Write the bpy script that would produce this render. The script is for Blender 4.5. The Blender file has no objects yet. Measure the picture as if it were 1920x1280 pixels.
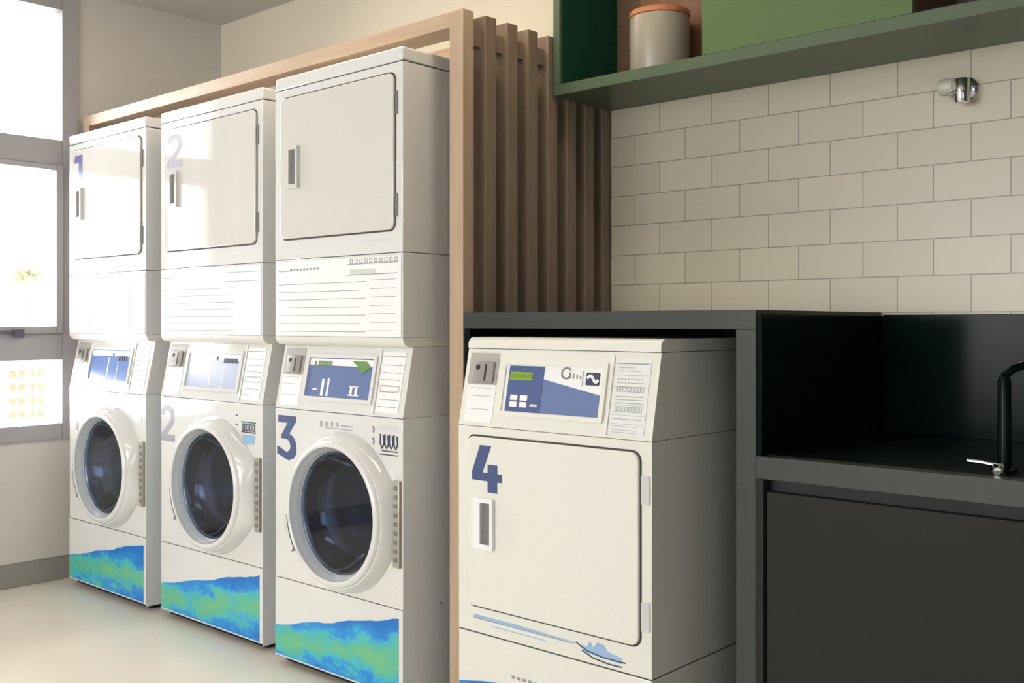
import bpy, bmesh, math, random
from mathutils import Matrix, Vector
random.seed(4)
scene = bpy.context.scene
COL = scene.collection
PI = math.pi

# ------------------------------------------------------------------ camera
cam_data = bpy.data.cameras.new('camera')
cam = bpy.data.objects.new('camera', cam_data)
COL.objects.link(cam)
cam.location = (0, 0, 1.15)
cam.rotation_euler = (PI / 2, 0, math.radians(42.05))
cam_data.sensor_width = 36
cam_data.lens = 36 * 1940 / 1920
cam_data.shift_y = -33 / 1920
cam_data.clip_end = 300
scene.camera = cam

# ------------------------------------------------------------------ daylight, lamp, added fills, exposure
world = bpy.data.worlds.new('world')
scene.world = world
world.use_nodes = True
bg = world.node_tree.nodes['Background']
bg.inputs[0].default_value = (1.0, 0.985, 0.955, 1)
bg.inputs[1].default_value = 6.0


def area_light(name, loc, rot, sx, sy, power, color):
    d = bpy.data.lights.new(name, 'AREA')
    d.shape = 'RECTANGLE'
    d.size, d.size_y = sx, sy
    d.energy = power
    d.color = color
    o = bpy.data.objects.new(name, d)
    o.location = loc
    o.rotation_euler = rot
    COL.objects.link(o)
    return o


# daylight entering by the side window and by the glazed front of the room
area_light('window_daylight', (-4.95, 1.70, 1.62), (0, -PI / 2, 0), 1.9, 0.86, 42, (1.0, 0.985, 0.96))
area_light('front_daylight', (-3.0, -3.75, 1.75), (math.radians(76), 0, 0), 2.3, 1.7, 58, (0.93, 0.965, 1.0))
area_light('side_fill', (2.3, -2.2, 1.3), (PI / 2, 0, math.radians(52)), 1.6, 1.6, 29, (0.84, 0.92, 1.0))  # added cool fill for the machine sides; no window on this side
area_light('ceiling_lamp', (-2.35, 2.15, 2.64), (0, 0, 0), 2.3, 0.2, 14, (1.0, 0.85, 0.64))
area_light('overhead_fill', (-2.7, -1.0, 2.64), (0, 0, 0), 1.2, 0.6, 15, (1.0, 0.95, 0.88))  # unseen overhead fill, added to brighten the consoles and floor
scene.view_settings.view_transform = 'Standard'
scene.view_settings.look = 'None'
scene.view_settings.gamma = 1
scene.view_settings.exposure = 0.0
scene.view_settings.use_curve_mapping = False


# ------------------------------------------------------------------ materials
def lin(c):
    return tuple((v / 255 / 12.92) if v / 255 <= .04045 else ((v / 255 + .055) / 1.055) ** 2.4 for v in c)


def mat(name, rgb, rough=.5, metal=0.0, spec=.5, vary=.04, scale=6, bump=0.0, coat=0.0):
    m = bpy.data.materials.new(name)
    m.use_nodes = True
    nt = m.node_tree
    b = nt.nodes['Principled BSDF']
    c = lin(rgb)
    b.inputs['Roughness'].default_value = rough
    b.inputs['Metallic'].default_value = metal
    b.inputs['Specular IOR Level'].default_value = spec
    b.inputs['Coat Weight'].default_value = coat
    b.inputs['Coat Roughness'].default_value = .04
    tc = nt.nodes.new('ShaderNodeTexCoord')
    n = nt.nodes.new('ShaderNodeTexNoise')
    n.inputs['Scale'].default_value = scale
    n.inputs['Detail'].default_value = 3
    nt.links.new(tc.outputs['Object'], n.inputs['Vector'])
    mx = nt.nodes.new('ShaderNodeMix')
    mx.data_type = 'RGBA'
    mx.inputs[6].default_value = (*[v * (1 - vary) for v in c], 1)
    mx.inputs[7].default_value = (*[min(1, v * (1 + vary)) for v in c], 1)
    nt.links.new(n.outputs['Fac'], mx.inputs[0])
    nt.links.new(mx.outputs[2], b.inputs['Base Color'])
    if bump:
        bp = nt.nodes.new('ShaderNodeBump')
        bp.inputs['Strength'].default_value = bump
        bp.inputs['Distance'].default_value = .002
        nt.links.new(n.outputs['Fac'], bp.inputs['Height'])
        nt.links.new(bp.outputs[0], b.inputs['Normal'])
    return m


def wood_mat(name, rgb_a, rgb_b, rough=.45, axis='Z'):
    m = mat(name, rgb_a, rough)
    nt = m.node_tree
    b = nt.nodes['Principled BSDF']
    tc = [n for n in nt.nodes if n.type == 'TEX_COORD'][0]
    mp = nt.nodes.new('ShaderNodeMapping')
    s = {'Z': (18, 18, .9), 'X': (.9, 18, 18), 'Y': (18, .9, 18)}[axis]
    mp.inputs['Scale'].default_value = s
    nz = nt.nodes.new('ShaderNodeTexNoise')
    nz.inputs['Scale'].default_value = 3
    nz.inputs['Detail'].default_value = 6
    nz.inputs['Distortion'].default_value = .6
    cr = nt.nodes.new('ShaderNodeValToRGB')
    cr.color_ramp.elements[0].position = .3
    cr.color_ramp.elements[1].position = .7
    cr.color_ramp.elements[0].color = (*lin(rgb_a), 1)
    cr.color_ramp.elements[1].color = (*lin(rgb_b), 1)
    nt.links.new(tc.outputs['Object'], mp.inputs[0])
    nt.links.new(mp.outputs[0], nz.inputs['Vector'])
    nt.links.new(nz.outputs['Fac'], cr.inputs[0])
    nt.links.new(cr.outputs[0], b.inputs['Base Color'])
    return m


def tile_mat():
    m = mat('cream_tile', (205, 198, 180), .3, spec=.5)
    nt = m.node_tree
    b = nt.nodes['Principled BSDF']
    tc = [n for n in nt.nodes if n.type == 'TEX_COORD'][0]
    sx = nt.nodes.new('ShaderNodeSeparateXYZ')
    cx = nt.nodes.new('ShaderNodeCombineXYZ')
    nt.links.new(tc.outputs['Object'], sx.inputs[0])
    ax = nt.nodes.new('ShaderNodeMath'); ax.operation = 'ADD'; ax.inputs[1].default_value = 1.663 + .202 * 20
    az = nt.nodes.new('ShaderNodeMath'); az.operation = 'ADD'; az.inputs[1].default_value = -1.2845 + .1025 * 22 + .1025 * 1
    nt.links.new(sx.outputs[0], ax.inputs[0]); nt.links.new(sx.outputs[2], az.inputs[0])
    nt.links.new(ax.outputs[0], cx.inputs[0]); nt.links.new(az.outputs[0], cx.inputs[1])
    br = nt.nodes.new('ShaderNodeTexBrick')
    br.inputs['Scale'].default_value = 1
    br.inputs['Brick Width'].default_value = .202
    br.inputs['Row Height'].default_value = .1025
    br.inputs['Mortar Size'].default_value = .0016
    br.inputs['Mortar Smooth'].default_value = .2
    br.inputs['Color1'].default_value = (*lin((198, 189, 168)), 1)
    br.inputs['Color2'].default_value = (*lin((191, 182, 161)), 1)
    br.inputs['Mortar'].default_value = (*lin((140, 132, 116)), 1)
    nt.links.new(cx.outputs[0], br.inputs['Vector'])
    nt.links.new(br.outputs['Color'], b.inputs['Base Color'])
    bp = nt.nodes.new('ShaderNodeBump')
    bp.invert = True
    bp.inputs['Strength'].default_value = .5
    bp.inputs['Distance'].default_value = .0015
    nt.links.new(br.outputs['Fac'], bp.inputs['Height'])
    nt.links.new(bp.outputs[0], b.inputs['Normal'])
    return m


def decal_mat():
    m = mat('painted_wave', (20, 120, 210), .3)
    nt = m.node_tree
    b = nt.nodes['Principled BSDF']
    tc = [n for n in nt.nodes if n.type == 'TEX_COORD'][0]
    sx = nt.nodes.new('ShaderNodeSeparateXYZ')
    nt.links.new(tc.outputs['Object'], sx.inputs[0])
    # distance from a slanting centre line, broken up by brushy noise
    a = nt.nodes.new('ShaderNodeMath'); a.operation = 'MULTIPLY_ADD'
    a.inputs[1].default_value = -.09; a.inputs[2].default_value = -.108
    nt.links.new(sx.outputs[0], a.inputs[0])
    d = nt.nodes.new('ShaderNodeMath'); d.operation = 'ADD'
    nt.links.new(sx.outputs[2], d.inputs[0]); nt.links.new(a.outputs[0], d.inputs[1])
    ab = nt.nodes.new('ShaderNodeMath'); ab.operation = 'ABSOLUTE'
    nt.links.new(d.outputs[0], ab.inputs[0])
    mp = nt.nodes.new('ShaderNodeMapping'); mp.inputs['Scale'].default_value = (1, 1, 1.8)
    nt.links.new(tc.outputs['Object'], mp.inputs[0])
    oi = nt.nodes.new('ShaderNodeObjectInfo')
    nt.links.new(oi.outputs['Location'], mp.inputs['Location'])
    nz = nt.nodes.new('ShaderNodeTexNoise'); nz.inputs['Scale'].default_value = 8
    nz.inputs['Detail'].default_value = 10; nz.inputs['Roughness'].default_value = .72
    nt.links.new(mp.outputs[0], nz.inputs['Vector'])
    k = nt.nodes.new('ShaderNodeMath'); k.operation = 'MULTIPLY_ADD'
    k.inputs[1].default_value = .26; k.inputs[2].default_value = -.122
    nt.links.new(nz.outputs['Fac'], k.inputs[0])
    e = nt.nodes.new('ShaderNodeMath'); e.operation = 'ADD'
    nt.links.new(ab.outputs[0], e.inputs[0]); nt.links.new(k.outputs[0], e.inputs[1])
    sc = nt.nodes.new('ShaderNodeMath'); sc.operation = 'MULTIPLY'; sc.inputs[1].default_value = 10
    nt.links.new(e.outputs[0], sc.inputs[0])
    cr = nt.nodes.new('ShaderNodeValToRGB')
    els = cr.color_ramp.elements
    els[0].position = 0; els[0].color = (*lin((112, 190, 140)), 1)
    els[1].position = 1; els[1].color = (*lin((18, 118, 205)), 1)
    x = els.new(.32); x.color = (*lin((86, 186, 160)), 1)
    x = els.new(.48); x.color = (*lin((70, 186, 200)), 1)
    x = els.new(.62); x.color = (*lin((40, 150, 222)), 1)
    nt.links.new(sc.outputs[0], cr.inputs[0])
    nt.links.new(cr.outputs[0], b.inputs['Base Color'])
    return m


def glass_mat(name, tint, gloss, gcol=(1, 1, 1)):
    m = bpy.data.materials.new(name)
    m.use_nodes = True
    nt = m.node_tree
    nt.nodes.remove(nt.nodes['Principled BSDF'])
    out = nt.nodes['Material Output']
    t = nt.nodes.new('ShaderNodeBsdfTransparent')
    t.inputs[0].default_value = (*tint, 1)
    g = nt.nodes.new('ShaderNodeBsdfGlossy')
    g.inputs['Roughness'].default_value = .03
    g.inputs[0].default_value = (*gcol, 1)
    f = nt.nodes.new('ShaderNodeFresnel')
    f.inputs[0].default_value = 1.45
    mlt = nt.nodes.new('ShaderNodeMath'); mlt.operation = 'MULTIPLY'; mlt.inputs[1].default_value = gloss
    nt.links.new(f.outputs[0], mlt.inputs[0])
    mx = nt.nodes.new('ShaderNodeMixShader')
    nt.links.new(mlt.outputs[0], mx.inputs[0])
    nt.links.new(t.outputs[0], mx.inputs[1])
    nt.links.new(g.outputs[0], mx.inputs[2])
    nt.links.new(mx.outputs[0], out.inputs[0])
    return m


M = dict(
    white=mat('white_enamel', (224, 223, 221), .08, spec=.5, vary=.01, coat=.5),
    door=mat('white_door_enamel', (216, 213, 208), .05, spec=.6, vary=.01, coat=1.0),
    side=mat('white_side_paint', (226, 228, 230), .35, vary=.01),
    cream=mat('cream_enamel', (230, 228, 220), .22, spec=.5, vary=.01, coat=.2),
    creamside=mat('cream_side_paint', (222, 218, 204), .4, vary=.01),
    seam=mat('dark_seam', (70, 66, 62), .7),
    black=mat('black_rubber', (18, 18, 20), .6),
    grey=mat('grey_plastic', (172, 169, 164), .4),
    shaded_bevel=mat('shaded_white_bevel', (176, 181, 186), .22),  # white plastic bevel; the grey of its shading is put into the colour
    knob=mat('cream_knob', (204, 202, 186), .3),
    slotgrey=mat('card_slot_grey', (146, 142, 137), .4),
    recess=mat('recess_grey', (122, 122, 122), .45),
    steel=mat('stainless_steel', (150, 154, 166), .24, metal=1.0),
    hinge=mat('hinge_metal', (185, 180, 168), .4, metal=.6),
    chrome=mat('chrome', (225, 225, 225), .07, metal=1.0),
    navy=mat('navy_sticker', (66, 84, 130), .4),
    indigo=mat('indigo_sticker', (98, 100, 150), .4),
    navy_pale=mat('pale_grey_sticker', (146, 146, 162), .4),  # paler and greyer than the navy numbers
    blue=mat('blue_screen', (104, 122, 168), .25),
    bluedark=mat('blue_screen_left', (78, 96, 146), .25),
    lcd=mat('green_lcd', (150, 170, 40), .3),
    label=mat('white_label', (238, 238, 238), .5, spec=.25),
    print=mat('grey_print', (150, 152, 155), .5),
    ink=mat('dark_ink', (48, 56, 84), .5),
    offwhite=mat('off_white_label', (226, 227, 226), .4),
    palegrey=mat('pale_grey_strip', (205, 208, 208), .4),
    lavender=mat('lavender_screen', (182, 190, 214), .2),
    midblue=mat('mid_blue_screen', (112, 138, 194), .2),
    paleblue=mat('pale_blue_print', (150, 185, 220), .4),
    green_leaf=mat('leaf_green_print', (95, 140, 60), .4),
    decal=decal_mat(),
    wood=wood_mat('light_brown_wood', (182, 156, 132), (196, 170, 146), .45, 'Z'),
    woodx=wood_mat('light_brown_wood_across', (182, 156, 132), (198, 172, 148), .45, 'X'),
    woodslat=wood_mat('brown_wood_slat', (126, 108, 92), (144, 124, 106), .5, 'Z'),
    wooddark=wood_mat('shelf_back_wood', (86, 64, 48), (100, 76, 58), .5, 'X'),
    lid=wood_mat('lid_wood', (172, 108, 70), (190, 124, 84), .4, 'X'),
    wall=mat('cream_wall_paint', (216, 207, 188), .8, vary=.015, bump=.1, scale=60),
    wallgrey=mat('warm_grey_wall_paint', (212, 207, 200), .8, vary=.015, bump=.1, scale=60),
    walldark=mat('slate_wall_paint', (96, 96, 92), .8, vary=.02),
    ceil=mat('ceiling_paint', (204, 200, 195), .85, vary=.015),
    floor=mat('beige_floor', (236, 228, 214), .32, vary=.03, scale=2.5),
    base=mat('grey_baseboard', (150, 146, 140), .5),
    alu=mat('grey_aluminium_frame', (168, 165, 168), .4, vary=.02),
    tile=tile_mat(),
    counter=mat('charcoal_stone', (66, 70, 68), .34, spec=.25, vary=.05, scale=40),
    darkstone=mat('black_green_glass', (8, 22, 21), .14, vary=.1, spec=.09),
    charcoal=mat('charcoal_laminate', (44, 44, 42), .55, spec=.15, vary=.03),
    green=mat('green_laminate', (84, 108, 68), .3, spec=.3, vary=.03),
    lining=mat('deep_green_lining', (18, 66, 48), .6, spec=.15, vary=.03),
    greengrey=mat('olive_grey_laminate', (82, 97, 76), .34, spec=.3, vary=.03),
    board=wood_mat('dark_board_wood', (112, 76, 54), (130, 90, 64), .5, 'Z'),
    dullworktop=mat('dull_black_stone', (10, 22, 22), .4, spec=.06, vary=.1),
    stay=mat('dark_stay_metal', (92, 92, 104), .45, spec=.3),
    darkgreen=mat('dark_green_laminate', (16, 44, 32), .35, vary=.03),
    greyglaze=mat('grey_stoneware', (150, 144, 130), .28, vary=.08, scale=14),
    glass=glass_mat('window_glass', (.97, .98, .98), 1.0),
    doorglass=glass_mat('smoked_door_glass', (.70, .74, .82), 1.3, (.86, .92, 1)),
    wallext=mat('pale_facade', (200, 192, 180), .9),
    facade_win=mat('facade_window', (120, 98, 74), .5),
    leafmat=mat('tree_leaves', (134, 132, 104), .8, vary=.1),
)


# ------------------------------------------------------------------ mesh building
class MB:
    def __init__(self, xf=None):
        self.bm = bmesh.new()
        self.xf = xf or Matrix.Identity(4)

    def _merge(self, tmp):
        tmp.transform(self.xf)
        me = bpy.data.meshes.new('t')
        tmp.to_mesh(me)
        tmp.free()
        self.bm.from_mesh(me)
        bpy.data.meshes.remove(me)

    def box(self, x0, x1, y0, y1, z0, z1, bev=0.0, seg=2):
        t = bmesh.new()
        bmesh.ops.create_cube(t, size=1)
        for v in t.verts:
            v.co = Vector(((x0 + x1) / 2 + v.co.x * (x1 - x0), (y0 + y1) / 2 + v.co.y * (y1 - y0), (z0 + z1) / 2 + v.co.z * (z1 - z0)))
        if bev:
            bmesh.ops.bevel(t, geom=t.edges[:], offset=bev, segments=seg, affect='EDGES', profile=.5)
        self._merge(t)
        return self

    def prism(self, pts, y0, y1, bev=0.0, seg=2):
        """outline in x,z extruded from y0 (front) to y1"""
        t = bmesh.new()
        a = [t.verts.new((p[0], y0, p[1])) for p in pts]
        b = [t.verts.new((p[0], y1, p[1])) for p in pts]
        n = len(pts)
        f0 = t.faces.new(a)
        t.faces.new(b[::-1])
        for i in range(n):
            t.faces.new((a[i], b[i], b[(i + 1) % n], a[(i + 1) % n]))
        bmesh.ops.recalc_face_normals(t, faces=t.faces[:])
        if bev:
            es = [e for e in f0.edges]
            bmesh.ops.bevel(t, geom=es, offset=bev, segments=seg, affect='EDGES', profile=.5)
        self._merge(t)
        return self

    def profile_x(self, pts, x0, x1):
        """outline in y,z extruded along x"""
        t = bmesh.new()
        a = [t.verts.new((x0, p[0], p[1])) for p in pts]
        b = [t.verts.new((x1, p[0], p[1])) for p in pts]
        n = len(pts)
        t.faces.new(a); t.faces.new(b[::-1])
        for i in range(n):
            t.faces.new((a[i], b[i], b[(i + 1) % n], a[(i + 1) % n]))
        bmesh.ops.recalc_face_normals(t, faces=t.faces[:])
        self._merge(t)
        return self

    def lathe(self, prof, c, axis='Y', n=64, closed=False):
        """prof: (radius, height along axis)"""
        t = bmesh.new()
        rings = []
        for r, h in prof:
            ring = []
            for i in range(n):
                a = 2 * PI * i / n
                ca, sa = math.cos(a) * r, math.sin(a) * r
                p = (ca, h, sa) if axis == 'Y' else ((ca, sa, h) if axis == 'Z' else (h, ca, sa))
                ring.append(t.verts.new((c[0] + p[0], c[1] + p[1], c[2] + p[2])))
            rings.append(ring)
        pairs = list(zip(rings[:-1], rings[1:]))
        if closed:
            pairs.append((rings[-1], rings[0]))
        for A, B in pairs:
            for i in range(n):
                t.faces.new((A[i], A[(i + 1) % n], B[(i + 1) % n], B[i]))
        if not closed:
            for ring in (rings[0], rings[-1]):
                try:
                    t.faces.new(ring)
                except ValueError:
                    pass
        bmesh.ops.remove_doubles(t, verts=t.verts[:], dist=1e-6)
        bmesh.ops.recalc_face_normals(t, faces=t.faces[:])
        self._merge(t)
        return self

    def surf(self, rings, cap=False, wrap=True):
        t = bmesh.new()
        R = [[t.verts.new(p) for p in r] for r in rings]
        n = len(R[0])
        for A, B in zip(R[:-1], R[1:]):
            for i in range(n if wrap else n - 1):
                t.faces.new((A[i], A[(i + 1) % n], B[(i + 1) % n], B[i]))
        if cap:
            t.faces.new(R[-1])
        bmesh.ops.recalc_face_normals(t, faces=t.faces[:])
        self._merge(t)
        return self

    def tube(self, pts, r, n=10):
        t = bmesh.new()
        P = [Vector(p) for p in pts]
        rings = []
        for i, p in enumerate(P):
            d = (P[min(i + 1, len(P) - 1)] - P[max(i - 1, 0)]).normalized()
            u = d.orthogonal().normalized() if i == 0 else (u - d * u.dot(d)).normalized()
            v = d.cross(u)
            rings.append([t.verts.new(p + (u * math.cos(2 * PI * k / n) + v * math.sin(2 * PI * k / n)) * r) for k in range(n)])
        for A, B in zip(rings[:-1], rings[1:]):
            for i in range(n):
                t.faces.new((A[i], A[(i + 1) % n], B[(i + 1) % n], B[i]))
        t.faces.new(rings[0]); t.faces.new(rings[-1])
        bmesh.ops.recalc_face_normals(t, faces=t.faces[:])
        self._merge(t)
        return self

    def build(self, name, material, parent=None, smooth=True):
        me = bpy.data.meshes.new(name)
        if smooth:
            self.bm.normal_update()
            for f in self.bm.faces:
                f.smooth = max(abs(c) for c in f.normal) < .99995
            for e in self.bm.edges:
                if len(e.link_faces) == 2 and e.calc_face_angle(3) > math.radians(34):
                    e.smooth = False
            for f in self.bm.faces:
                if all(not e.smooth for e in f.edges):
                    f.smooth = False
        self.bm.to_mesh(me)
        self.bm.free()
        me.materials.append(material)
        o = bpy.data.objects.new(name, me)
        COL.objects.link(o)
        if parent:
            o.parent = parent
        return o


def tag(o, label=None, cat=None, group=None, kind=None):
    if label: o['label'] = label
    if cat: o['category'] = cat
    if group: o['group'] = group
    if kind: o['kind'] = kind
    return o


def empty(name, loc=(0, 0, 0)):
    o = bpy.data.objects.new(name, None)
    o.location = loc
    o.empty_display_size = .1
    COL.objects.link(o)
    return o


def rrect(x0, x1, z0, z1, r, n=6):
    out = []
    for cx, cz, a0 in ((x1 - r, z1 - r, 0), (x0 + r, z1 - r, 90), (x0 + r, z0 + r, 180), (x1 - r, z0 + r, 270)):
        for k in range(n + 1):
            a = math.radians(a0 + 90 * k / n)
            out.append((cx + r * math.cos(a), cz + r * math.sin(a)))
    return out


def ring_outline(mb, outer, inner, y0, y1):
    """flat ring between two outlines of the same count, y0 front, y1 back"""
    mb.surf([[(p[0], y1, p[1]) for p in outer], [(p[0], y0, p[1]) for p in outer],
             [(p[0], y0, p[1]) for p in inner], [(p[0], y1, p[1]) for p in inner]])
    return mb


def frame_rect(mb, x0, x1, z0, z1, t, y0, y1):
    mb.box(x0, x1, y0, y1, z1 - t, z1); mb.box(x0, x1, y0, y1, z0, z0 + t)
    mb.box(x0, x0 + t, y0, y1, z0 + t, z1 - t); mb.box(x1 - t, x1, y0, y1, z0 + t, z1 - t)
    return mb


def stroke(pts, w):
    """closed outline of a thick polyline"""
    L, R = [], []
    P = [Vector(p) for p in pts]
    for i, p in enumerate(P):
        d = (P[min(i + 1, len(P) - 1)] - P[max(i - 1, 0)]).normalized()
        n = Vector((-d.y, d.x)) * (w / 2)
        L.append(tuple(p + n)); R.append(tuple(p - n))
    return L + R[::-1]


# ------------------------------------------------------------------ room shell
XL, YB, ZC = -4.645, 2.93, 2.673
XR, YF = 2.6, -4.2


def struct(name, mb, m, parent=None):
    o = mb.build(name, m, parent)
    if not parent:
        o['kind'] = 'structure'
    return o


struct('floor', MB().box(XL - .2, XR + .2, YF - .2, YB + .2, -.12, 0), M['floor'])
struct('ceiling', MB().box(XL - .2, XR + .2, YF - .2, YB + .2, ZC, ZC + .12), M['ceil'])
struct('wall_back', MB().box(XL - .2, XR + .2, YB, YB + .2, 0, ZC), M['wall'])
struct('wall_right', MB().box(XR, XR + .2, YF, YB, 0, ZC), M['walldark'])
# front wall behind the camera with a wide glazed opening
wf = MB()
wf.box(XL, -3.8, YF, YF + .2, 0, ZC); wf.box(0, XR, YF, YF + .2, 0, ZC)
wf.box(-3.8, 0, YF, YF + .2, 2.5, ZC); wf.box(-3.8, 0, YF, YF + .2, 0, .35)
struct('wall_front', wf, M['wallgrey'])
# left wall with the window opening
WY0, WY1, WZ0, WZ1 = 1.24, 2.182, .63, 2.625
wl = MB()
wl.box(XL - .2, XL, YF, WY0, 0, ZC); wl.box(XL - .2, XL, WY1, YB, 0, ZC)
wl.box(XL - .2, XL, WY0, WY1, 0, WZ0); wl.box(XL - .2, XL, WY0, WY1, WZ1, ZC)
struct('wall_left', wl, M['wallgrey'])
bb = MB().box(XL, XL + .014, YF + .2, YB, 0, .1, .003)
bb.box(XL, XL + .004, YF + .2, YB, .1, .104)
struct('baseboard_left', bb, M['base'])
# tiled splash wall, a thin skin on the back wall
struct('trim_1', MB().box(-2.168, XR, YB - .008, YB, .5, 1.96), M['tile'])

# window: frame, casement, panes, stay
win = empty('window_1', (XL, 0, 0)); win['kind'] = 'structure'
f = MB()
d0, d1 = -.10, .012
f.box(d0, d1, 2.108, WY1, WZ0, WZ1, .003)                # right jamb
f.box(d0, d1, WY0, 1.32, WZ0, WZ1, .003)                 # left jamb
f.box(d0, d1, 1.32, 2.108, 2.565, WZ1, .003)
f.box(d0, d1, 1.32, 2.108, 1.862, 1.977, .003)
f.box(d0, d1, 1.32, 2.108, .989, 1.106, .003)
f.box(d0, d1, 1.32, 2.108, WZ0, .701, .003)
f.box(d0 + .03, d1 - .01, 1.590, 1.625, .989, 1.862, .002)  # mullion
f.box(d0 + .03, d1 - .01, 1.590, 1.625, 1.977, 2.565, .002)
f.build('window_frame', M['alu'], win)
s = MB()
for y0, y1 in ((1.625, 2.108), (1.32, 1.59)):
    s.box(-.06, .022, y1 - .03, y1, 1.106, 1.862, .003); s.box(-.06, .022, y0, y0 + .03, 1.106, 1.862, .003)
    s.box(-.06, .022, y0 + .03, y1 - .03, 1.839, 1.862, .003); s.box(-.06, .022, y0 + .03, y1 - .03, 1.106, 1.138, .003)
s.build('casement_sash', M['alu'], win)
for z0, z1 in ((1.977, 2.565), (1.138, 1.839), (.701, .989)):
    MB().box(-.05, -.045, 1.32, 2.108, z0, z1).build('glass_pane', M['glass'], win)
h = MB().box(.0235, .05, 1.885, 1.925, 1.09, 1.128, .003)
h.box(.03, .042, 1.60, 1.885, 1.108, 1.122, .002)
tag(h.build('window_stay', M['stay'], win), 'dark grey metal window stay')
# glazing of the front opening
fw = empty('window_2', (-1.9, YF + .1, 0)); fw['kind'] = 'structure'
g = MB()
for x in (-1.9, -.65, .6, 1.85):
    g.box(x - .025, x + .025, -.05, .05, .35, 2.5)
g.box(-1.9, 1.9, -.05, .05, 2.45, 2.5); g.box(-1.9, 1.9, -.05, .05, .35, .4)
g.build('window_frame', M['alu'], fw)
for x in (-1.9, -.65, .6):
    MB().box(x + .025, x + 1.225, -.003, .003, .4, 2.45).build('glass_pane', M['glass'], fw)

# ------------------------------------------------------------------ outside: pale apartment block and a tree, far away
bld = empty('apartment_building', (-183, 77, -25))
tag(bld, 'pale apartment block with rows of small windows far outside the lowest window pane', 'building')
MB().box(-14, 0, -12, 16, 0, 21).build('wall', M['wallext'], bld)
for z in (-7.5, -9.8, -12.2, -14.5, -16.8, -19.1):
    for y in (-2.4, -.9, .8, 2.3):
        MB().box(-.3, .06, y - .5, y + .55, z + 24.4, z + 25.6).build('window', M['facade_win'], bld)
tr = empty('distant_tree', (-61, 25.8, -14))
tag(tr, 'pale sunlit tree crown far outside the middle window pane', 'tree')
tb = MB()
for i in range(46):
    a, b_ = random.uniform(0, 2 * PI), random.uniform(-1, 1)
    rr = random.uniform(.1, .9)
    t = bmesh.new()
    bmesh.ops.create_icosphere(t, subdivisions=1, radius=random.uniform(.12, .26))
    for v in t.verts:
        v.co *= random.uniform(.8, 1.2)
        v.co += Vector((math.cos(a) * rr, math.sin(a) * rr, 18 + b_ * .35))
    tb._merge(t)
tb.build('foliage', M['leafmat'], tr)
MB().lathe([(.16, 0), (.06, 17.9)], (0, 0, 0), 'Z', 10).build('trunk', M['leafmat'], tr)

# ------------------------------------------------------------------ wooden slatted frame round the stacks
fr = empty('slatted_wood_frame', (-2.172, 2.19, 0))
tag(fr, 'light brown wooden frame with vertical slats standing around the stacked laundry machines', 'wooden screen')
MB().box(-.057, 0, 0, .046, 0, 2.09, .0015).build('front_post', M['wood'], fr)
MB().box(-2.432, -.0572, 0, .10, 2.043, 2.09, .0015).build('top_beam', M['woodx'], fr)
MB().box(-2.432, -2.375, 0, .046, 0, 2.0428, .0015).build('front_post', M['wood'], fr)
MB().box(-2.432, -.0572, .24, .29, 2.02, 2.075, .0015).build('top_beam', M['woodx'], fr)
for k in range(1, 8):
    y = k * .0985
    if y + .046 > .738: y = .69
    MB().box(-.057, 0, y, y + .048, 0, 2.09, .0015).build('slat', M['woodslat'], fr)
MB().box(-.051, -.020, .046, .735, 1.995, 2.048).build('side_rail', M['woodslat'], fr)
MB().box(-.075, -.0575, .06, .735, 0, 1.945, .001).build('backing_panel', M['woodslat'], fr)


# ------------------------------------------------------------------ digits
def digit(n, x, z, w, h):
    """outline of a bold numeral in the box x..x+w, z-h..z"""
    if n == 1:
        P = [(.15, 1), (.72, 1), (.72, 0), (.42, 0), (.42, .74), (.05, .74), (.05, .86)]
    elif n == 2:
        pts = [(.13, .72), (.17, .84), (.33, .92), (.55, .93), (.76, .86), (.84, .72), (.8, .58), (.66, .43), (.44, .27), (.24, .1)]
        S = stroke(pts, .24)
        S = [(a, max(0, b)) for a, b in S]
        m_ = len(S) // 2
        # left side runs down on one flank, close with the foot
        P = S[:m_ - 1] + [(.36, .2), (1.0, .2), (1.0, 0), (.06, 0), (.06, .12)] + S[m_ + 1:]
        if True:
            P = [(.0, .74), (.03, .86), (.14, .95), (.32, 1), (.6, 1), (.8, .95), (.94, .85), (.98, .7), (.94, .56), (.84, .44), (.42, .19), (1, .19),
                 (1, 0), (0, 0), (0, .17), (.56, .5), (.68, .6), (.72, .7), (.66, .79), (.54, .83), (.38, .83), (.28, .79), (.24, .7)]
    elif n == 3:
        P = [(.06, 1), (.98, 1), (.98, .88), (.64, .60), (.82, .55), (.95, .45), (1, .33), (1, .17), (.87, .07), (.6, 0), (0, .13), (0, .30),
             (.12, .29), (.5, .18), (.66, .24), (.70, .33), (.64, .43), (.5, .48), (.22, .48), (.22, .56), (.55, .84), (.06, .84)]
    else:
        P = [(.27, 1), (.65, 1), (.36, .42), (.53, .42), (.53, .60), (.85, .60), (.85, .42), (1, .42), (1, .24), (.85, .24), (.85, 0), (.53, 0), (.53, .24), (0, .24), (0, .42)]
    return [(x + a * w, z - h + b * h) for a, b in P]


def number(n, x, z, w, h, y, m, parent, label):
    o = MB().prism(digit(n, x, z, w, h), y - .0008, y).build('number_sticker', m, parent, smooth=False)
    o['label'] = label
    return o


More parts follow.
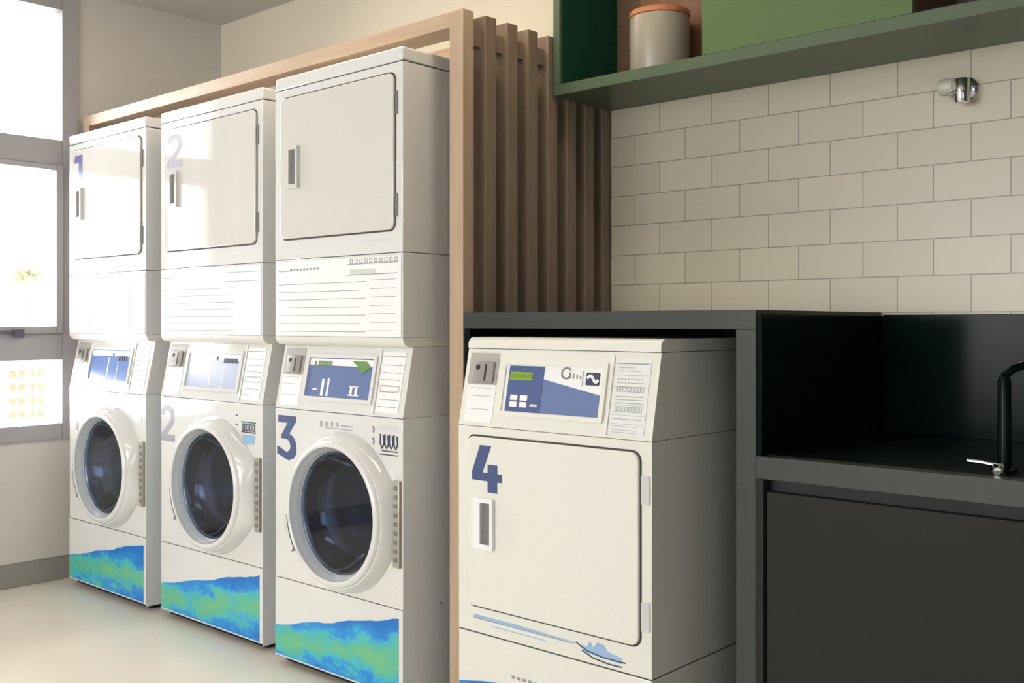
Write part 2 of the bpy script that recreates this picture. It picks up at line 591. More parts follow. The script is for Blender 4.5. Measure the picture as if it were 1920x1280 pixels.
# ------------------------------------------------------------------ control console shared by washers and the floor dryer
def console(root, w, zb, D, white, side, look):
    """slanting control fascia: zb base height; .213 high, set back .042"""
    body = MB().profile_x([(0, zb), (D, zb), (D, zb + .2125), (.042, zb + .2125)], -w / 2, w / 2)
    con = body.build('control_console', white, root)
    up = Vector((0, .042, .213)).normalized()
    X = Vector((1, 0, 0)); nin = up.cross(X) * -1
    if nin.y < 0: nin = -nin
    xf = Matrix(((1, nin.x, up.x, 0), (0, nin.y, up.y, 0), (0, nin.z, up.z, zb), (0, 0, 0, 1)))
    k = w / .655

    def P(): return MB(xf)
    # seam line at the foot of the console
    # card reader column on the left
    P().prism(rrect(-.313 * k, -.203 * k, .117, .205, .004), -.002, .001).build('card_reader', M['grey'], root)
    cr = P().box(-.292 * k, -.214 * k, -.010, -.002, .120, .180, .003)
    cr.build('card_slot_bezel', M['slotgrey'], root)
    d = P().lathe([(0, -.0005), (.008, -.0005), (.008, .0005)], (-.272 * k, -.0105, .163), 'Y', 20)
    d.box(-.245 * k, -.239 * k, -.011, -.0095, .125, .172)
    d.build('card_slot', M['black'], root)
    lb = P().prism(rrect(-.308 * k, -.203 * k, .010, .115, .003), -.0015, .001)
    lb.build('instruction_label', M['label'], root)
    ln = P()
    for z in (.105, .083, .046):
        ln.box(-.300 * k, -.215 * k, -.0022, -.0014, z, z + .0012)
    ln.build('label_print', M['print'], root)
    # display bezel
    bz = P()
    o_ = rrect(-.185 * k, .176 * k, .034, .187, .006); i_ = rrect(-.170 * k, .162 * k, .046, .175, .003)
    ring_outline(bz, o_, i_, -.007, .001)
    bz.build('display_bezel', white, root)
    if look == 'full':
        sc = P().prism(rrect(-.170 * k, .162 * k, .046, .175, .003), -.002, .001).build('display_panel', M['label'], root)
        P().box(-.158 * k, -.034 * k, -.0035, -.0018, .047, .172).build('keypad_panel', M['bluedark'], sc)
        P().prism([(-.033 * k, .047), (.160 * k, .047), (.160 * k, .103), (-.033 * k, .138)], -.0032, -.0018).build('blue_stripe', M['blue'], sc, False)
        P().box(-.152 * k, -.072 * k, -.0045, -.0034, .133, .155).build('lcd_display', M['lcd'], sc)
        li = P()
        for i in range(9):
            x = -.148 * k + i * .0085
            li.box(x, x + .005, -.005, -.0044, .138, .150)
        li.build('lcd_characters', M['green_leaf'], sc)
        for bx in (-.142, -.107):
            for bz_ in (.078, .060):
                P().prism(rrect(bx * k, (bx + .026) * k, bz_, bz_ + .014, .002), -.005, -.0034).build('key_button', M['label'], sc)
        P().prism(rrect(-.070 * k, -.045 * k, .063, .070, .002), -.0042, -.0034).build('key_button', M['palegrey'], sc)
        # printed emblems: a leafy swirl and a blue wave badge
        sw = P()
        pts = [(.042 + .016 * math.cos(a), .157 + .014 * math.sin(a)) for a in [math.radians(t) for t in range(40, 330, 20)]]
        sw.prism(stroke(pts, .005), -.0030, -.0018)
        for i in range(4):
            sw.box(.052 + i * .012, .056 + i * .012, -.003, -.0018, .143, .160 - i * .003)
        sw.build('swirl_emblem', M['recess'], sc, False)
        bd = P()
        bd.prism(rrect(.108 * k, .152 * k, .128, .161, .003), -.0030, -.0018)
        bd.build('wave_emblem', M['ink'], sc, False)
        wv = P()
        pts = [(.112 + .036 * t / 12, .145 + .008 * math.sin(t / 12 * 6.0)) for t in range(13)]
        wv.prism(stroke(pts, .008), -.0036, -.0029)
        wv.build('wave_print', M['label'], sc, False)
        P().box(.096 * k, .098 * k, -.003, -.0018, .125, .165).build('divider_print', M['print'], sc)
    else:
        mb_ = {'pale': M['midblue'], 'mid': M['lavender'], 'blue': M['blue']}[look]
        sc = P().prism(rrect(-.170 * k, .162 * k, .046, .175, .003), -.002, .001).build('display_panel', mb_, root)
        P().box(-.166 * k, .158 * k, -.0035, -.0018, .150, .172).build('display_header', M['label'], sc)
        if look == 'blue':
            le = P()
            for i in range(7):
                x = -.120 * k + i * .0105
                le.box(x, x + .0075, -.0045, -.0034, .148, .165)
            le.box(-.14 * k, -.13 * k, -.0045, -.0034, .150, .163)
            le.build('green_print', M['green_leaf'], sc, False)
            le = P()
            le.prism([(.055 * k, .167), (.125 * k, .167), (.150 * k, .150), (.110 * k, .128), (.085 * k, .150)], -.0045, -.0034)
            le.build('leaf_emblem', M['green_leaf'], sc, False)
            wh = P()
            for x, z0, z1, ww in ((-.09, .05, .105, .014), (-.06, .05, .108, .010)):
                wh.box(x * k, (x + ww) * k, -.0026, -.0018, z0, z1)
            wh.build('white_print', M['label'], sc, False)
            wh = P()
            for x, z0, z1, ww in ((.06, .06, .086, .012), (.085, .06, .088, .012)):
                wh.box(x * k, (x + ww) * k, -.0026, -.0018, z0, z1)
            wh.box(.05 * k, .105 * k, -.0026, -.0018, .056, .060); wh.box(.055 * k, .10 * k, -.0026, -.0018, .084, .088)
            wh.prism(rrect(-.135 * k, -.110 * k, .068, .073, .002), -.0026, -.0018)
            wh.build('white_print', M['label'], sc, False)
        else:
            ik = P()
            ik.lathe([(0, -.001), (.007, -.001), (.007, .001)], (.018 * k, -.004, .157), 'Y', 16)
            ik.build('round_mark', M['ink'], sc)
            ik = P()
            if look == 'mid':
                for i in range(9):
                    ik.box(.06 * k + i * .0102, .068 * k + i * .0102, -.0045, -.0034, .140, .158)
            else:
                for i in range(4):
                    ik.box(.06 * k + i * .02, .072 * k + i * .02, -.0045, -.0034, .130, .152)
            ik.build('dark_print', M['ink'], sc)
            wh = P()
            wh.box(-.02 * k, -.012 * k, -.0026, -.0018, .05, .145)
            wh.build('white_print', M['label'], sc)
            wh = P()
            wh.box(.062 * k, .066 * k, -.0026, -.0018, .05, .13)
            wh.build('white_print', M['label'], sc)
    # right-hand instruction label
    rl = P().prism(rrect(.196 * k, .303 * k, .012, .200, .003), -.0015, .001)
    rl.build('instruction_label', M['label'] if look != 'full' else M['offwhite'], root)
    ln = P()
    ln.box(.200 * k, .299 * k, -.0022, -.0014, .186, .1885)
    if look == 'full':
        for z, n_ in ((.176, 5), (.168, 7), (.147, 8), (.138, 8)):
            for i in range(n_):
                ln.box((.208 + i * .010) * k, (.214 + i * .010) * k, -.0021, -.0014, z, z + .002)
        for z in (.116, .066):
            for i in range(8):
                frame_rect(ln, (.208 + i * .0105) * k, (.216 + i * .0105) * k, z, z + .014, .0012, -.0021, -.0014)
        for z in (.104, .096, .048, .088):
            ln.box(.206 * k, .290 * k, -.0021, -.0014, z, z + .0015)
        for z in (.158, .128, .083, .058, .036):
            ln.box(.198 * k, .300 * k, -.0021, -.0014, z, z + .0008)
        for z in (.030, .021, .015):
            ln.box(.206 * k, .280 * k, -.0021, -.0014, z, z + .001)
    else:
        for z in (.158, .135, .113, .095, .075, .052, .030):
            ln.box(.205 * k, .294 * k, -.0021, -.0014, z, z + .0018)
        frame_rect(ln, .205 * k, .294 * k, .078, .094, .001, -.0021, -.0014)
    ln.build('label_print', M['print'], root)
    # narrow raised edges beside the label
    P().box(.186 * k, .192 * k, -.004, 0, .006, .208, .001).build('console_rib', white, root)
    return con


def hull_radius(ang, xr, zr, r):
    """distance from the centre to the convex hull of a circle and the two points (xr, +-zr)"""
    pts = [(r * math.cos(a), r * math.sin(a)) for a in [2 * PI * i / 180 for i in range(180)]] + [(xr - .05 + .05 * math.cos(a), s_ * (zr - .05) + .05 * math.sin(a)) for s_ in (1, -1) for a in [2 * PI * i / 40 for i in range(40)]]
    pts = sorted(set(pts))

    def half(ps):
        o = []
        for p in ps:
            while len(o) >= 2 and (o[-1][0] - o[-2][0]) * (p[1] - o[-2][1]) - (o[-1][1] - o[-2][1]) * (p[0] - o[-2][0]) <= 0:
                o.pop()
            o.append(p)
        return o
    H = half(pts)[:-1] + half(pts[::-1])[:-1]
    res = []
    for a in ang:
        dx, dz = math.cos(a), math.sin(a)
        best = r
        for i in range(len(H)):
            p, q = H[i], H[(i + 1) % len(H)]
            ex, ez = q[0] - p[0], q[1] - p[1]
            den = dx * ez - dz * ex
            if abs(den) < 1e-12: continue
            t = (p[0] * ez - p[1] * ex) / den
            s_ = (p[0] * dz - p[1] * dx) / den
            if t > 0 and -1e-6 <= s_ <= 1 + 1e-6:
                best = max(best, t)
        res.append(best)
    return res


# ------------------------------------------------------------------ front-loading washer
def washer(xc, yf, w, n, look, label, numcol, numlabel):
    D = .72
    root = empty('washing_machine', (xc, yf, 0))
    tag(root, label, 'washing machine', 'washing machines in the lower row')
    W2 = w / 2
    cx, cz, R = .045, .555, .232
    # cabinet: sides/back/top as a shell, the front face pierced by the drum opening
    sh = MB()
    sh.box(-W2, -W2 + .004, .003, D, .02, .866); sh.box(W2 - .004, W2, .003, D, .02, .866)
    sh.box(-W2 + .004, W2 - .004, D - .01, D, .02, .866); sh.box(-W2 + .004, W2 - .004, .01, D - .01, .855, .866)
    sh.build('cabinet', M['side'], root)
    z0, z1 = .2945, .8645
    N = 96
    ang = [2 * PI * i / N for i in range(N)]
    rin = .196
    rect = []
    for a in ang:
        dx, dz = math.cos(a), math.sin(a)
        ts = []
        if dx > 1e-9: ts.append((W2 - cx) / dx)
        if dx < -1e-9: ts.append((-W2 - cx) / dx)
        if dz > 1e-9: ts.append((z1 - cz) / dz)
        if dz < -1e-9: ts.append((z0 - cz) / dz)
        t = min(ts)
        rect.append((cx + dx * t, cz + dz * t))
    # snap nearest samples to the corners
    for c_ in ((-W2, z0), (W2, z0), (W2, z1), (-W2, z1)):
        i = min(range(N), key=lambda j: (rect[j][0] - c_[0]) ** 2 + (rect[j][1] - c_[1]) ** 2)
        rect[i] = c_
    fp = MB()
    fp.surf([[(x, .0028, z) for x, z in rect], [(x, .0014, z) for x, z in rect],
             [(x + (cx - x) * .012, 0, z + (cz - z) * .012) for x, z in rect],
             [(cx + math.cos(a) * rin, 0, cz + math.sin(a) * rin) for a in ang],
             [(cx + math.cos(a) * rin, .03, cz + math.sin(a) * rin) for a in ang]])
    # moulded swelling around the door that runs out to the hinge on the right
    xr, zr = W2 - .035 - cx, .135
    ro = hull_radius(ang, xr, zr, .254)
    r2 = [min(a_, .30 + 0 * a_) * .5 + b_ * .5 for a_, b_ in zip(ro, [R + .004] * N)]
    fp.surf([[(cx + math.cos(a) * r_, .001, cz + math.sin(a) * r_) for a, r_ in zip(ang, ro)],
             [(cx + math.cos(a) * (r_ * .97 + .03 * R), -.004, cz + math.sin(a) * (r_ * .97 + .03 * R)) for a, r_ in zip(ang, ro)],
             [(cx + math.cos(a) * (r_ * .7 + .3 * (R + .004)), -.017, cz + math.sin(a) * (r_ * .7 + .3 * (R + .004))) for a, r_ in zip(ang, ro)],
             [(cx + math.cos(a) * (r_ * .35 + .65 * (R + .004)), -.036, cz + math.sin(a) * (r_ * .35 + .65 * (R + .004))) for a, r_ in zip(ang, ro)],
             [(cx + math.cos(a) * (R + .002), -.047, cz + math.sin(a) * (R + .002)) for a in ang],
             [(cx + math.cos(a) * (R - .01), -.047, cz + math.sin(a) * (R - .01)) for a in ang]])
    fp.build('front_panel', M['white'], root)
    # kick panel with the painted band
    MB().box(-W2, W2, 0, .0028, .028, .2925, .001).build('kick_panel', M['white'], root)
    top = []
    for i in range(25):
        t = i / 24
        top.append((-W2 + .004 + t * (w - .022), .128 + t * .138 + .0025 * math.sin(t * 17 + n) + random.uniform(-.002, .002)))
    MB().prism([(-W2 + .004, .034), (W2 - .018, .034)] + top[::-1], -.0012, .001).build('painted_band', M['decal'], root, False)
    MB().box(-W2 + .02, W2 - .02, .03, .06, .006, .028).box(-W2 + .01, W2 - .01, .05, D - .05, .012, .020).build('plinth', M['black'], root)
    for sx in (-1, 1):
        MB().lathe([(.02, 0), (.02, .008), (.012, .01), (.012, .024)], (sx * (W2 - .05), .06, 0), 'Z', 16).build('foot', M['black'], root)
        MB().lathe([(.02, 0), (.02, .008), (.012, .01), (.012, .024)], (sx * (W2 - .05), D - .07, 0), 'Z', 16).build('foot', M['black'], root)
    # door: white ring, white bevel coloured grey for its shade, bowl glass; steel drum behind
    door = MB().lathe([(.231, -.030), (.231, -.046), (.2275, -.0545), (.221, -.0595), (.214, -.061), (.2095, -.059), (.2075, -.054), (.2085, -.030)], (cx, 0, cz), 'Y', 96, closed=True).build('door', M['white'], root)
    MB().lathe([(.2085, -.0565), (.203, -.044), (.199, -.040), (.196, -.030), (.193, -.022), (.188, -.018), (.186, .03), (.194, .03), (.198, .0), (.208, -.045)], (cx, 0, cz), 'Y', 96, closed=True).build('door_bevel', M['shaded_bevel'], door)
    gl = [(.1925, -.024), (.188, -.014), (.174, .004), (.14, .036), (.09, .055), (.04, .062), (0, .063)]
    MB().lathe(gl + [(r, y + .004) for r, y in gl[::-1]], (cx, 0, cz), 'Y', 72).build('door_glass', M['doorglass'], door)
    # grip at the lower left of the ring
    gp = MB()
    A = [math.radians(a) for a in range(188, 218, 3)]
    gp.surf([[(cx + math.cos(a) * (R - .004), -.058, cz + math.sin(a) * (R - .004)) for a in A],
             [(cx + math.cos(a) * (R + .026), -.050, cz + math.sin(a) * (R + .026)) for a in A],
             [(cx + math.cos(a) * (R + .029), -.0, cz + math.sin(a) * (R + .029)) for a in A],
             [(cx + math.cos(a) * (R - .004), -.020, cz + math.sin(a) * (R - .004)) for a in A]], wrap=False)
    gp.build('door_grip', M['white'], door)
    dr = MB()
    dr.lathe([(.196, .034), (.215, .05), (.25, .075), (.25, .40), (.07, .40), (.065, .38), (0, .38)], (cx, 0, cz), 'Y', 64)
    for kk in range(3):
        a = PI / 2 + kk * 2 * PI / 3
        ca, sa = math.cos(a), math.sin(a)
        ra = [(cx + ca * .25 - sa * .03, .09, cz + sa * .25 + ca * .03), (cx + ca * .19, .09, cz + sa * .19), (cx + ca * .25 + sa * .03, .09, cz + sa * .25 - ca * .03)]
        rb = [(x, .39, z) for x, y, z in ra]
        dr.surf([ra, rb])
    for rr in (.235, .17, .11):
        dr.lathe([(rr, .385), (rr + .006, .378), (rr + .012, .385)], (cx, 0, cz), 'Y', 64, closed=True)
    dr.build('drum', M['steel'], root)
    # hinge strip with its slots
    hg = MB().box(W2 - .034, W2 - .004, -.012, .0, .42, .68, .002).build('door_hinge', M['hinge'], root)
    hs = MB()
    for i in range(9):
        z = .436 + i * .027
        hs.box(W2 - .027, W2 - .013, -.0135, -.0115, z, z + .013)
    hs.build('hinge_slots', M['recess'], hg)
    # console
    console(root, w, .867, D, M['white'], M['side'], look)
    MB().box(-W2 + .002, W2 - .002, .002, D - .002, .8640, .8685).build('seam', M['seam'], root)
    # stickers
    if n == 3:
        number(3, -.312, .842, .108, .150, 0, numcol, root, numlabel)
        pr = MB()
        for i, hh in enumerate((.014, .012, .010, .010)):
            pr.box(-.075 + i * .028, -.067 + i * .028, -.001, 0, .832 - hh, .836)
        pr.box(-.05, .09, -.001, 0, .814, .8165); pr.box(.03, .09, -.001, 0, .825, .828)
        pr.build('small_print', M['print'], root)
        em = MB()
        for i in range(4):
            x = .222 + i * .0205
            em.prism(stroke([(x, .815), (x - .001, .785), (x + .008, .772), (x + .016, .785), (x + .014, .812), (x + .007, .815)][:5], .006), -.0012, 0)
        em.box(.215, .300, -.0012, 0, .752, .755); em.box(.228, .300, -.0012, 0, .763, .766)
        for z in (.835, .80, .765):
            em.prism(stroke([(.186, z), (.192, z - .008), (.188, z - .018)], .004), -.0012, 0)
        em.build('care_emblem', M['ink'], root, False)
        MB().box(.216, .302, -.0005, 0, .825, .842).build('care_label', M['palegrey'], root)
    elif n == 2:
        number(2, -.345, .832, .105, .140, 0, numcol, root, numlabel)
        em = MB()
        for i in range(4):
            frame_rect(em, .222 + i * .021, .238 + i * .021, .768, .795, .005, -.0012, 0)
        em.box(.215, .305, -.0012, 0, .798, .802); em.box(.215, .305, -.0012, 0, .762, .766)
        for z in (.818, .785, .755):
            em.box(.180, .190, -.0012, 0, z, z + .006)
        em.build('care_emblem', M['ink'], root, False)
        MB().prism([(.222, .755), (.300, .755), (.294, .722), (.228, .722)], -.001, 0).build('care_label', M['paleblue'], root, False)
    else:
        number(1, -.300, .835, .075, .150, 0, numcol, root, numlabel)
        MB().prism(rrect(.18, .30, .755, .81, .01), -.001, 0).build('care_label', M['palegrey'], root, False)
    # dimple on the side
    MB().lathe([(0, -.0004), (.004, -.0004), (.004, .0006)], (W2, .16, .285), 'X', 12).build('side_screw', M['recess'], root)
    return root


# ------------------------------------------------------------------ flat door with handle and hinges, shared by the dryers
def dryer_door(root, w, zd0, zd1, white, n, numcol, numlabel, bright_handle):
    x0, x1 = -w / 2 + .040, w / 2 - .034
    ring = MB()
    o_ = rrect(x0 - .005, x1 + .005, zd0 - .005, zd1 + .005, .027); i_ = rrect(x0 + .001, x1 - .001, zd0 + .001, zd1 - .001, .022)
    ring_outline(ring, o_, i_, -.0006, .001)
    ring.build('door_gap', M['seam'], root)
    door = MB().prism(rrect(x0, x1, zd0, zd1, .023), -.009, -.0004, .0035, 3).build('door', white, root)
    # recessed grip in its white surround
    hx0, hx1 = x0 + .036, x0 + .108
    zc = zd1 - .236
    hz0, hz1 = zc - .070, zc + .070
    hb = MB()
    o_ = rrect(hx0, hx1, hz0, hz1, .004); i_ = rrect(hx0 + .026, hx1 - .010, hz0 + .014, hz1 - .012, .002)
    ring_outline(hb, o_, i_, -.021, -.0085)
    hd = hb.build('handle', M['label'] if bright_handle else white, door)
    MB().prism(i_, -.0115, -.009).build('grip_recess', M['recess'], hd)
    MB().box(hx1 - .0135, hx1 - .0105, -.019, -.011, hz0 + .016, hz1 - .014).build('grip_lip', M['steel'], hd)
    # hinges
    for z in ((zd1 - .125, zd1 - .055), (zd0 + .038, zd0 + .108)):
        MB().box(x1 + .0045, x1 + .030 if bright_handle else x1 + .0135, -.004, .001, z[0], z[1], .001).build('hinge', M['palegrey'] if bright_handle else M['recess'], root)
    if n:
        number(n, x0 + .028 - .006, zd1 - .022, .112, .128, -.009, numcol, door, numlabel)
    return door


def stacked_dryer(xc, yf, w, n, label, numcol, numlabel, detail):
    D, zb = .72, 1.0802
    root = empty('tumble_dryer', (xc, yf, zb))
    tag(root, label, 'tumble dryer', 'tumble dryers in the upper row')
    W2 = w / 2
    zt, zs, zp = 1.981 - zb, 1.937 - zb, 1.365 - zb
    b = MB().box(-W2, W2, .0, D, zp + .001, zs - .001, .002)
    b.build('cabinet', M['white'], root)
    MB().box(-W2, W2, .0, D, .0285, zp - .001, .002).build('lower_cabinet', M['white'], root)
    # rounded chin
    ch = MB().profile_x([(.0, .028), (.002, .018), (.010, .006), (.022, 0), (D, 0), (D, .028)], -W2, W2)
    ch.build('bottom_chin', M['cream'], root)
    cp = MB().box(-W2, W2, -.002, D, zs + .001, zt, .008, 4)
    cp.build('top_cap', M['white'], root)
    MB().box(-W2 + .002, W2 - .002, .002, D - .002, zs - .0025, zs + .0025).build('seam', M['seam'], root)
    MB().box(-W2 + .002, W2 - .002, .002, D - .002, zp - .0025, zp + .0025).build('seam', M['seam'], root)
    dryer_door(root, w, 1.434 - zb, 1.905 - zb, M['door'], n, numcol, numlabel, False)
    # louvred access panel
    ap = MB().box(-W2 + .006, W2 - .006, -.002, .0005, .031, zp - .008, .0008).build('access_panel', M['label'], root)
    pr = MB()
    if detail > 0:
        for i in range(7):
            z = .200 - i * .026
            pr.box(-W2 + .02, W2 - (.20 if i % 2 else .17), -.0028, -.0018, z, z + .0020)
            if detail > 1: pr.box(W2 - .15, W2 - .03, -.0028, -.0018, z + .004, z + .0055)
        pr.box(-W2 + .02, -W2 + .10, -.0028, -.0018, .245, .248)
        pr.box(W2 - .26, W2 - .02, -.0028, -.0018, .222, .2245); pr.box(W2 - .26, W2 - .02, -.0028, -.0018, .255, .2575)
    else:
        pr.box(W2 - .29, W2 - .02, -.0028, -.0018, .228, .230); pr.box(W2 - .29, W2 - .02, -.0028, -.0018, .250, .252)
        pr.box(W2 - .26, W2 - .257, -.0028, -.0018, .04, .225); pr.box(W2 - .13, W2 - .128, -.0028, -.0018, .05, .225)
        pr.box(-W2 + .03, -W2 + .2, -.0028, -.0018, .245, .2465); pr.box(-W2 + .2, -W2 + .202, -.0028, -.0018, .05, .245)
    pr.build('louvre_lines', M['print'], ap)
    if detail > 1:
        sy = MB()
        for i in range(10):
            x = .078 + i * .0235
            frame_rect(sy, x, x + .013, .258, .272, .0022, -.0028, -.0018)
        sy.build('symbol_print', M['print'], ap)
        sy = MB()
        for i in range(9):
            x = -.236 + i * .018
            sy.box(x, x + .011, -.0028, -.0018, .246, .253)
        sy.build('symbol_print', M['print'], ap)
        MB().box(.078, .200, -.0026, -.0018, .224, .240).build('pale_stripe', M['palegrey'], ap)
    MB().box(.119, .255, -.0006, .0006, 1.401 - zb, 1.409 - zb).build('name_strip', M['palegrey'], root)
    return root


stacks = [(-4.19, 2.09, .670, 1, 'pale', M['navy_pale']), (-3.42, 2.105, .690, 2, 'mid', M['navy_pale']), (-2.633, 2.075, .645, 3, 'blue', M['navy'])]
wl_ = ['white front-loading washing machine beside the window, the farthest left one',
       'white front-loading washing machine numbered with a pale grey 2, middle of the lower row',
       'white front-loading washing machine with a dark blue 3, beside the wooden post']
dl_ = ['white tumble dryer stacked nearest the window, blue 1 on its door',
       'white tumble dryer stacked in the middle of three, faint 2 on its door',
       'white tumble dryer stacked beside the wooden post, plain door without number']
for (x, y, w, n, look, nc), a, b in zip(stacks, wl_, dl_):
    washer(x, y, w, n, look, a, nc, 'pale grey number %d sticker' % n if n < 3 else 'dark blue number 3 sticker')
    stacked_dryer(x, y, w, n if n < 3 else 0, b, M['indigo'] if n == 1 else M['navy_pale'],
                  'blue number 1 sticker' if n == 1 else 'pale grey number 2 sticker', n - 1)

# ------------------------------------------------------------------ dryer number 4 under the counter
w4 = .655
d4 = empty('tumble_dryer', (-1.7425, 2.07, 0))
tag(d4, 'cream tumble dryer with a big blue 4 on its door, under the dark counter', 'tumble dryer')
W2 = w4 / 2
MB().box(-W2, W2, 0, .70, .2945, .8655, .002).build('cabinet', M['cream'], d4)
MB().box(-W2, W2, 0, .70, .022, .2915, .003).build('lower_panel', M['cream'], d4)
MB().box(-W2 + .002, W2 - .002, .002, .69, .2905, .2955).build('seam', M['seam'], d4)
MB().box(-W2 + .002, W2 - .002, .002, .69, .8640, .8690).build('seam', M['seam'], d4)
console(d4, w4, .867, .70, M['cream'], M['creamside'], 'full')
cap = MB().profile_x([(.040, 1.0815), (.70, 1.0815), (.70, 1.113), (.060, 1.113), (.050, 1.110), (.043, 1.103), (.0395, 1.094)], -W2, W2)
cap.build('top_cap', M['cream'], d4)
MB().box(-W2 + .002, W2 - .002, .0425, .69, 1.079, 1.082).build('cap_seam', M['seam'], d4)
MB().box(-W2 + .02, W2 - .02, .03, .66, .006, .022).build('plinth', M['black'], d4)
for sx in (-1, 1):
    for yy in (.06, .62):
        MB().lathe([(.02, 0), (.02, .008), (.012, .01), (.012, .024)], (sx * (W2 - .05), yy, 0), 'Z', 16).build('foot', M['black'], d4)
dryer_door(d4, w4, .369, .838, M['cream'], 4, M['navy'], 'dark blue number 4 sticker', True)
st = MB().prism([(-.267, .343), (-.10, .343), (.09, .337), (.09, .333), (-.267, .335)], -.0008, 0)
st.prism([(-.20, .322), (.0, .322), (.0, .320), (-.20, .320)], -.0008, 0)
st.build('thin_pinstripe', M['paleblue'], d4, False)
MB().box(-.267, .075, -.001, 0, .3325, .3345).build('pinstripe_edge', M['print'], d4)
em = MB()
em.prism([(.10, .336), (.13, .334), (.14, .350), (.15, .336), (.165, .352), (.185, .348), (.195, .335), (.24, .327), (.24, .314), (.13, .318)], -.0009, 0)
em.build('boat_emblem', M['paleblue'], d4, False)
em = MB()
em.prism(stroke([(.095, .339), (.13, .325), (.18, .318), (.25, .318)], .003), -.0012, 0)
em.prism(stroke([(.115, .322), (.15, .310), (.20, .305), (.24, .306)], .003), -.0012, 0)
em.build('emblem_line', M['ink'], d4, False)
MB().prism([(-W2 + .003, .034), (W2 - .018, .034), (W2 - .018, .262), (-.1, .182), (-.234, .163), (-W2 + .003, .145)], -.0008, .001).build('painted_band', M['decal'], d4, False)
nt_ = MB()
for i in range(5):
    nt_.box(-.125 + i * .02, -.113 + i * .02, -.0014, -.0008, .196, .204)
nt_.build('small_print', M['print'], d4)

# ------------------------------------------------------------------ counter over dryer 4
ct = empty('dark_counter', (-2.168, 2.19, 0))
tag(ct, 'charcoal grey counter bridging over the cream dryer numbered 4', 'counter')
MB().box(0, .964, 0, .046, 1.137, 1.183, .001).build('front_fascia', M['counter'], ct)
MB().box(0, .964, .0462, .730, 1.163, 1.183, .001).build('countertop', M['counter'], ct)
MB().box(.912, .964, 0, .730, 0, 1.1365, .001).build('side_leg', M['counter'], ct)
MB().box(0, .022, .002, .730, 0, 1.1365, .001).build('side_panel', M['darkstone'], ct)
MB().box(.022, .912, .712, .730, 0, 1.16, 0).build('back_panel', M['darkstone'], ct)

# sink base to the right
sb = empty('sink_cabinet', (-1.203, 2.19, 0))
tag(sb, 'charcoal base cabinet with flat door and black worktop right of the counter leg', 'cabinet')
L = 2.4
MB().box(0, .019, .0, .72, 0, .7865, .001).build('carcass_side', M['charcoal'], sb)
MB().box(.019, L, .70, .72, 0, .7865).build('carcass_back', M['charcoal'], sb)
MB().box(.019, L, .06, .70, 0, .08).build('plinth', M['black'], sb)
MB().box(.019, L, .035, .06, .08, .7865).build('shadow_gap', M['black'], sb)  # black board that paints in the shade of the channel above the doors
for i, (a, b) in enumerate(((.024, .88), (.886, 1.74), (1.746, 2.396))):
    MB().box(a, b, .008, .034, .085, .757, .001).build('door', M['charcoal'], sb)
wt = MB().box(0, L, 0, .046, .787, .8395, .001).build('front_fascia', M['counter'], sb)
MB().box(0, L, .0462, .72, .80, .8395, .001).build('worktop', M['dullworktop'], sb)
sp = MB().box(.012, L, .716, .730, .8397, 1.176, .001)
o = sp.build('glass_splashback', M['darkstone'])
o.location = (-1.203, 2.19, 0)
tag(o, 'black-green glossy splash panel standing at the back of the worktop', 'splashback')
o = MB().box(.0005, .012, .006, .716, .8397, 1.174, .001).build('splash_side_panel', M['darkstone'])
o.location = (-1.203, 2.19, 0)
tag(o, 'black-green glossy side panel lining the counter leg above the worktop', 'side panel')

# tap on the worktop
tp = empty('sink_tap', (-.69, 2.285, .8397))
tag(tp, 'black sink tap with a small chrome lever on the dark worktop', 'tap')
MB().lathe([(.026, 0), (.026, .006), (.014, .010), (.013, .19), (.010, .20), (0, .202)], (0, .03, 0), 'Z', 24).tube(
    [(0, .03, .20), (.01, .05, .215), (.03, .08, .225), (.05, .11, .215), (.06, .125, .185)], .009).build('tap_body', M['darkstone'], tp)
lv = MB().tube([(-.01, .0, .012), (.0, -.025, .012), (.012, -.055, .010)], .0075, 12)
lv.lathe([(.014, 0), (.014, .014), (.010, .02), (0, .02)], (-.004, 0, 0), 'Z', 20).tube([(-.005, 0, .014), (-.035, -.012, .020), (-.06, -.022, .022)], .005, 10)
lv.build('chrome_lever', M['chrome'], tp)

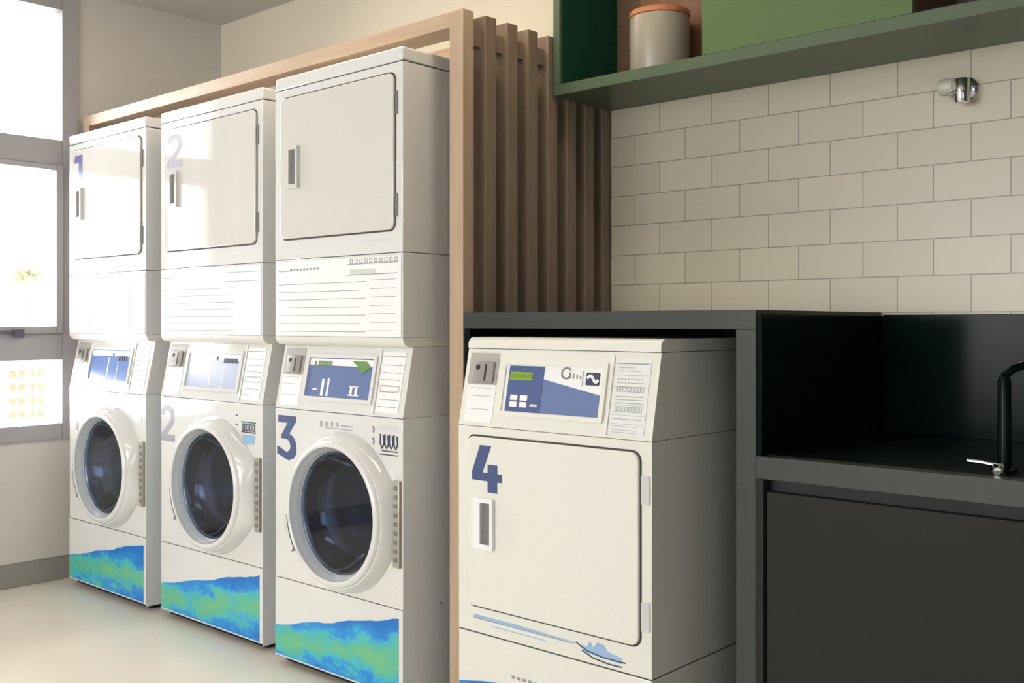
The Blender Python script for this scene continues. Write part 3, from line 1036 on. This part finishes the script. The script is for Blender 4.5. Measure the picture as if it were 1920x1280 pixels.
# ------------------------------------------------------------------ chrome angle valve on the tiles
av = empty('angle_valve', (-.985, YB - .008, 1.790))
tag(av, 'small chrome angle valve with pale knob fixed on the tiled wall', 'valve')
MB().lathe([(.030, 0), (.030, -.004), (.022, -.010), (.015, -.012), (.015, -.05), (0, -.05)], (.018, 0, 0), 'Y', 28).build('wall_flange', M['chrome'], av)
MB().lathe([(0, -.040), (.018, -.040), (.020, -.036), (.020, .020), (.018, .024), (0, .024)], (.020, -.045, -.005), 'Z', 28).build('valve_body', M['chrome'], av)
kn = MB().lathe([(0, -.012), (.012, -.012), (.015, -.016), (.022, -.022), (.024, -.032), (.023, -.052), (.020, -.058), (0, -.060)], (.020, -.045, .002), 'X', 28)
kn.build('valve_knob', M['knob'], av)
MB().tube([(.012, -.060, -.016), (-.012, -.066, -.022)], .0045, 10).build('lever_pin', M['chrome'], av)

# ------------------------------------------------------------------ green wall cabinet
gc = empty('green_wall_cabinet', (-2.165, 2.601, 1.894))
tag(gc, 'green wall cabinet with open niche and flat door hung above the tiles', 'wall cabinet')
GD, GH, GL = YB - .002 - 2.601, .74, 3.4
MB().box(0, GL, 0, GD, 0, .035, .001).build('bottom_panel', M['greengrey'], gc)
MB().box(0, .026, 0, GD, .0355, GH, .001).build('side_panel', M['greengrey'], gc)
MB().box(.0262, .029, .012, GD - .014, .036, GH).build('side_lining', M['lining'], gc)
MB().box(.026, GL, 0, GD, GH, GH + .03).build('top_panel', M['greengrey'], gc)
MB().box(.0292, GL, GD - .014, GD, .0355, GH).build('back_panel', M['wooddark'], gc)
MB().box(.562, .580, .020, GD - .0145, .0357, GH - .0005).build('divider', M['wooddark'], gc)
MB().box(.562, 1.172, 0, .019, .0357, GH - .0005, .001).build('door', M['green'], gc)
MB().box(1.156, 1.174, .020, GD - .0145, .0357, GH - .0005).build('divider', M['wooddark'], gc)
MB().box(1.176, GL, .05, GD - .0145, .0357, .052).build('niche_floor', M['charcoal'], gc)

# canister in the niche
cn = empty('storage_canister', (-1.862, 2.768, 1.894 + .0352))
tag(cn, 'grey stoneware canister with wooden lid in the open niche of the green cabinet', 'canister')
MB().lathe([(0, 0), (.080, 0), (.090, .006), (.095, .03), (.096, .17), (.094, .192), (.086, .192), (.086, .19), (0, .19)], (0, 0, 0), 'Z', 64).build('body', M['greyglaze'], cn)
MB().lathe([(0, .193), (.093, .193), (.097, .196), (.097, .209), (.093, .213), (0, .213)], (0, 0, 0), 'Z', 64).build('lid', M['lid'], cn)
# board behind the canister
o = MB().box(-2.02, -1.70, 2.884, 2.902, 1.9294, 2.34, .003).build('wooden_board', M['board'])
tag(o, 'brown wooden board upright behind the canister in the green cabinet niche', 'board')
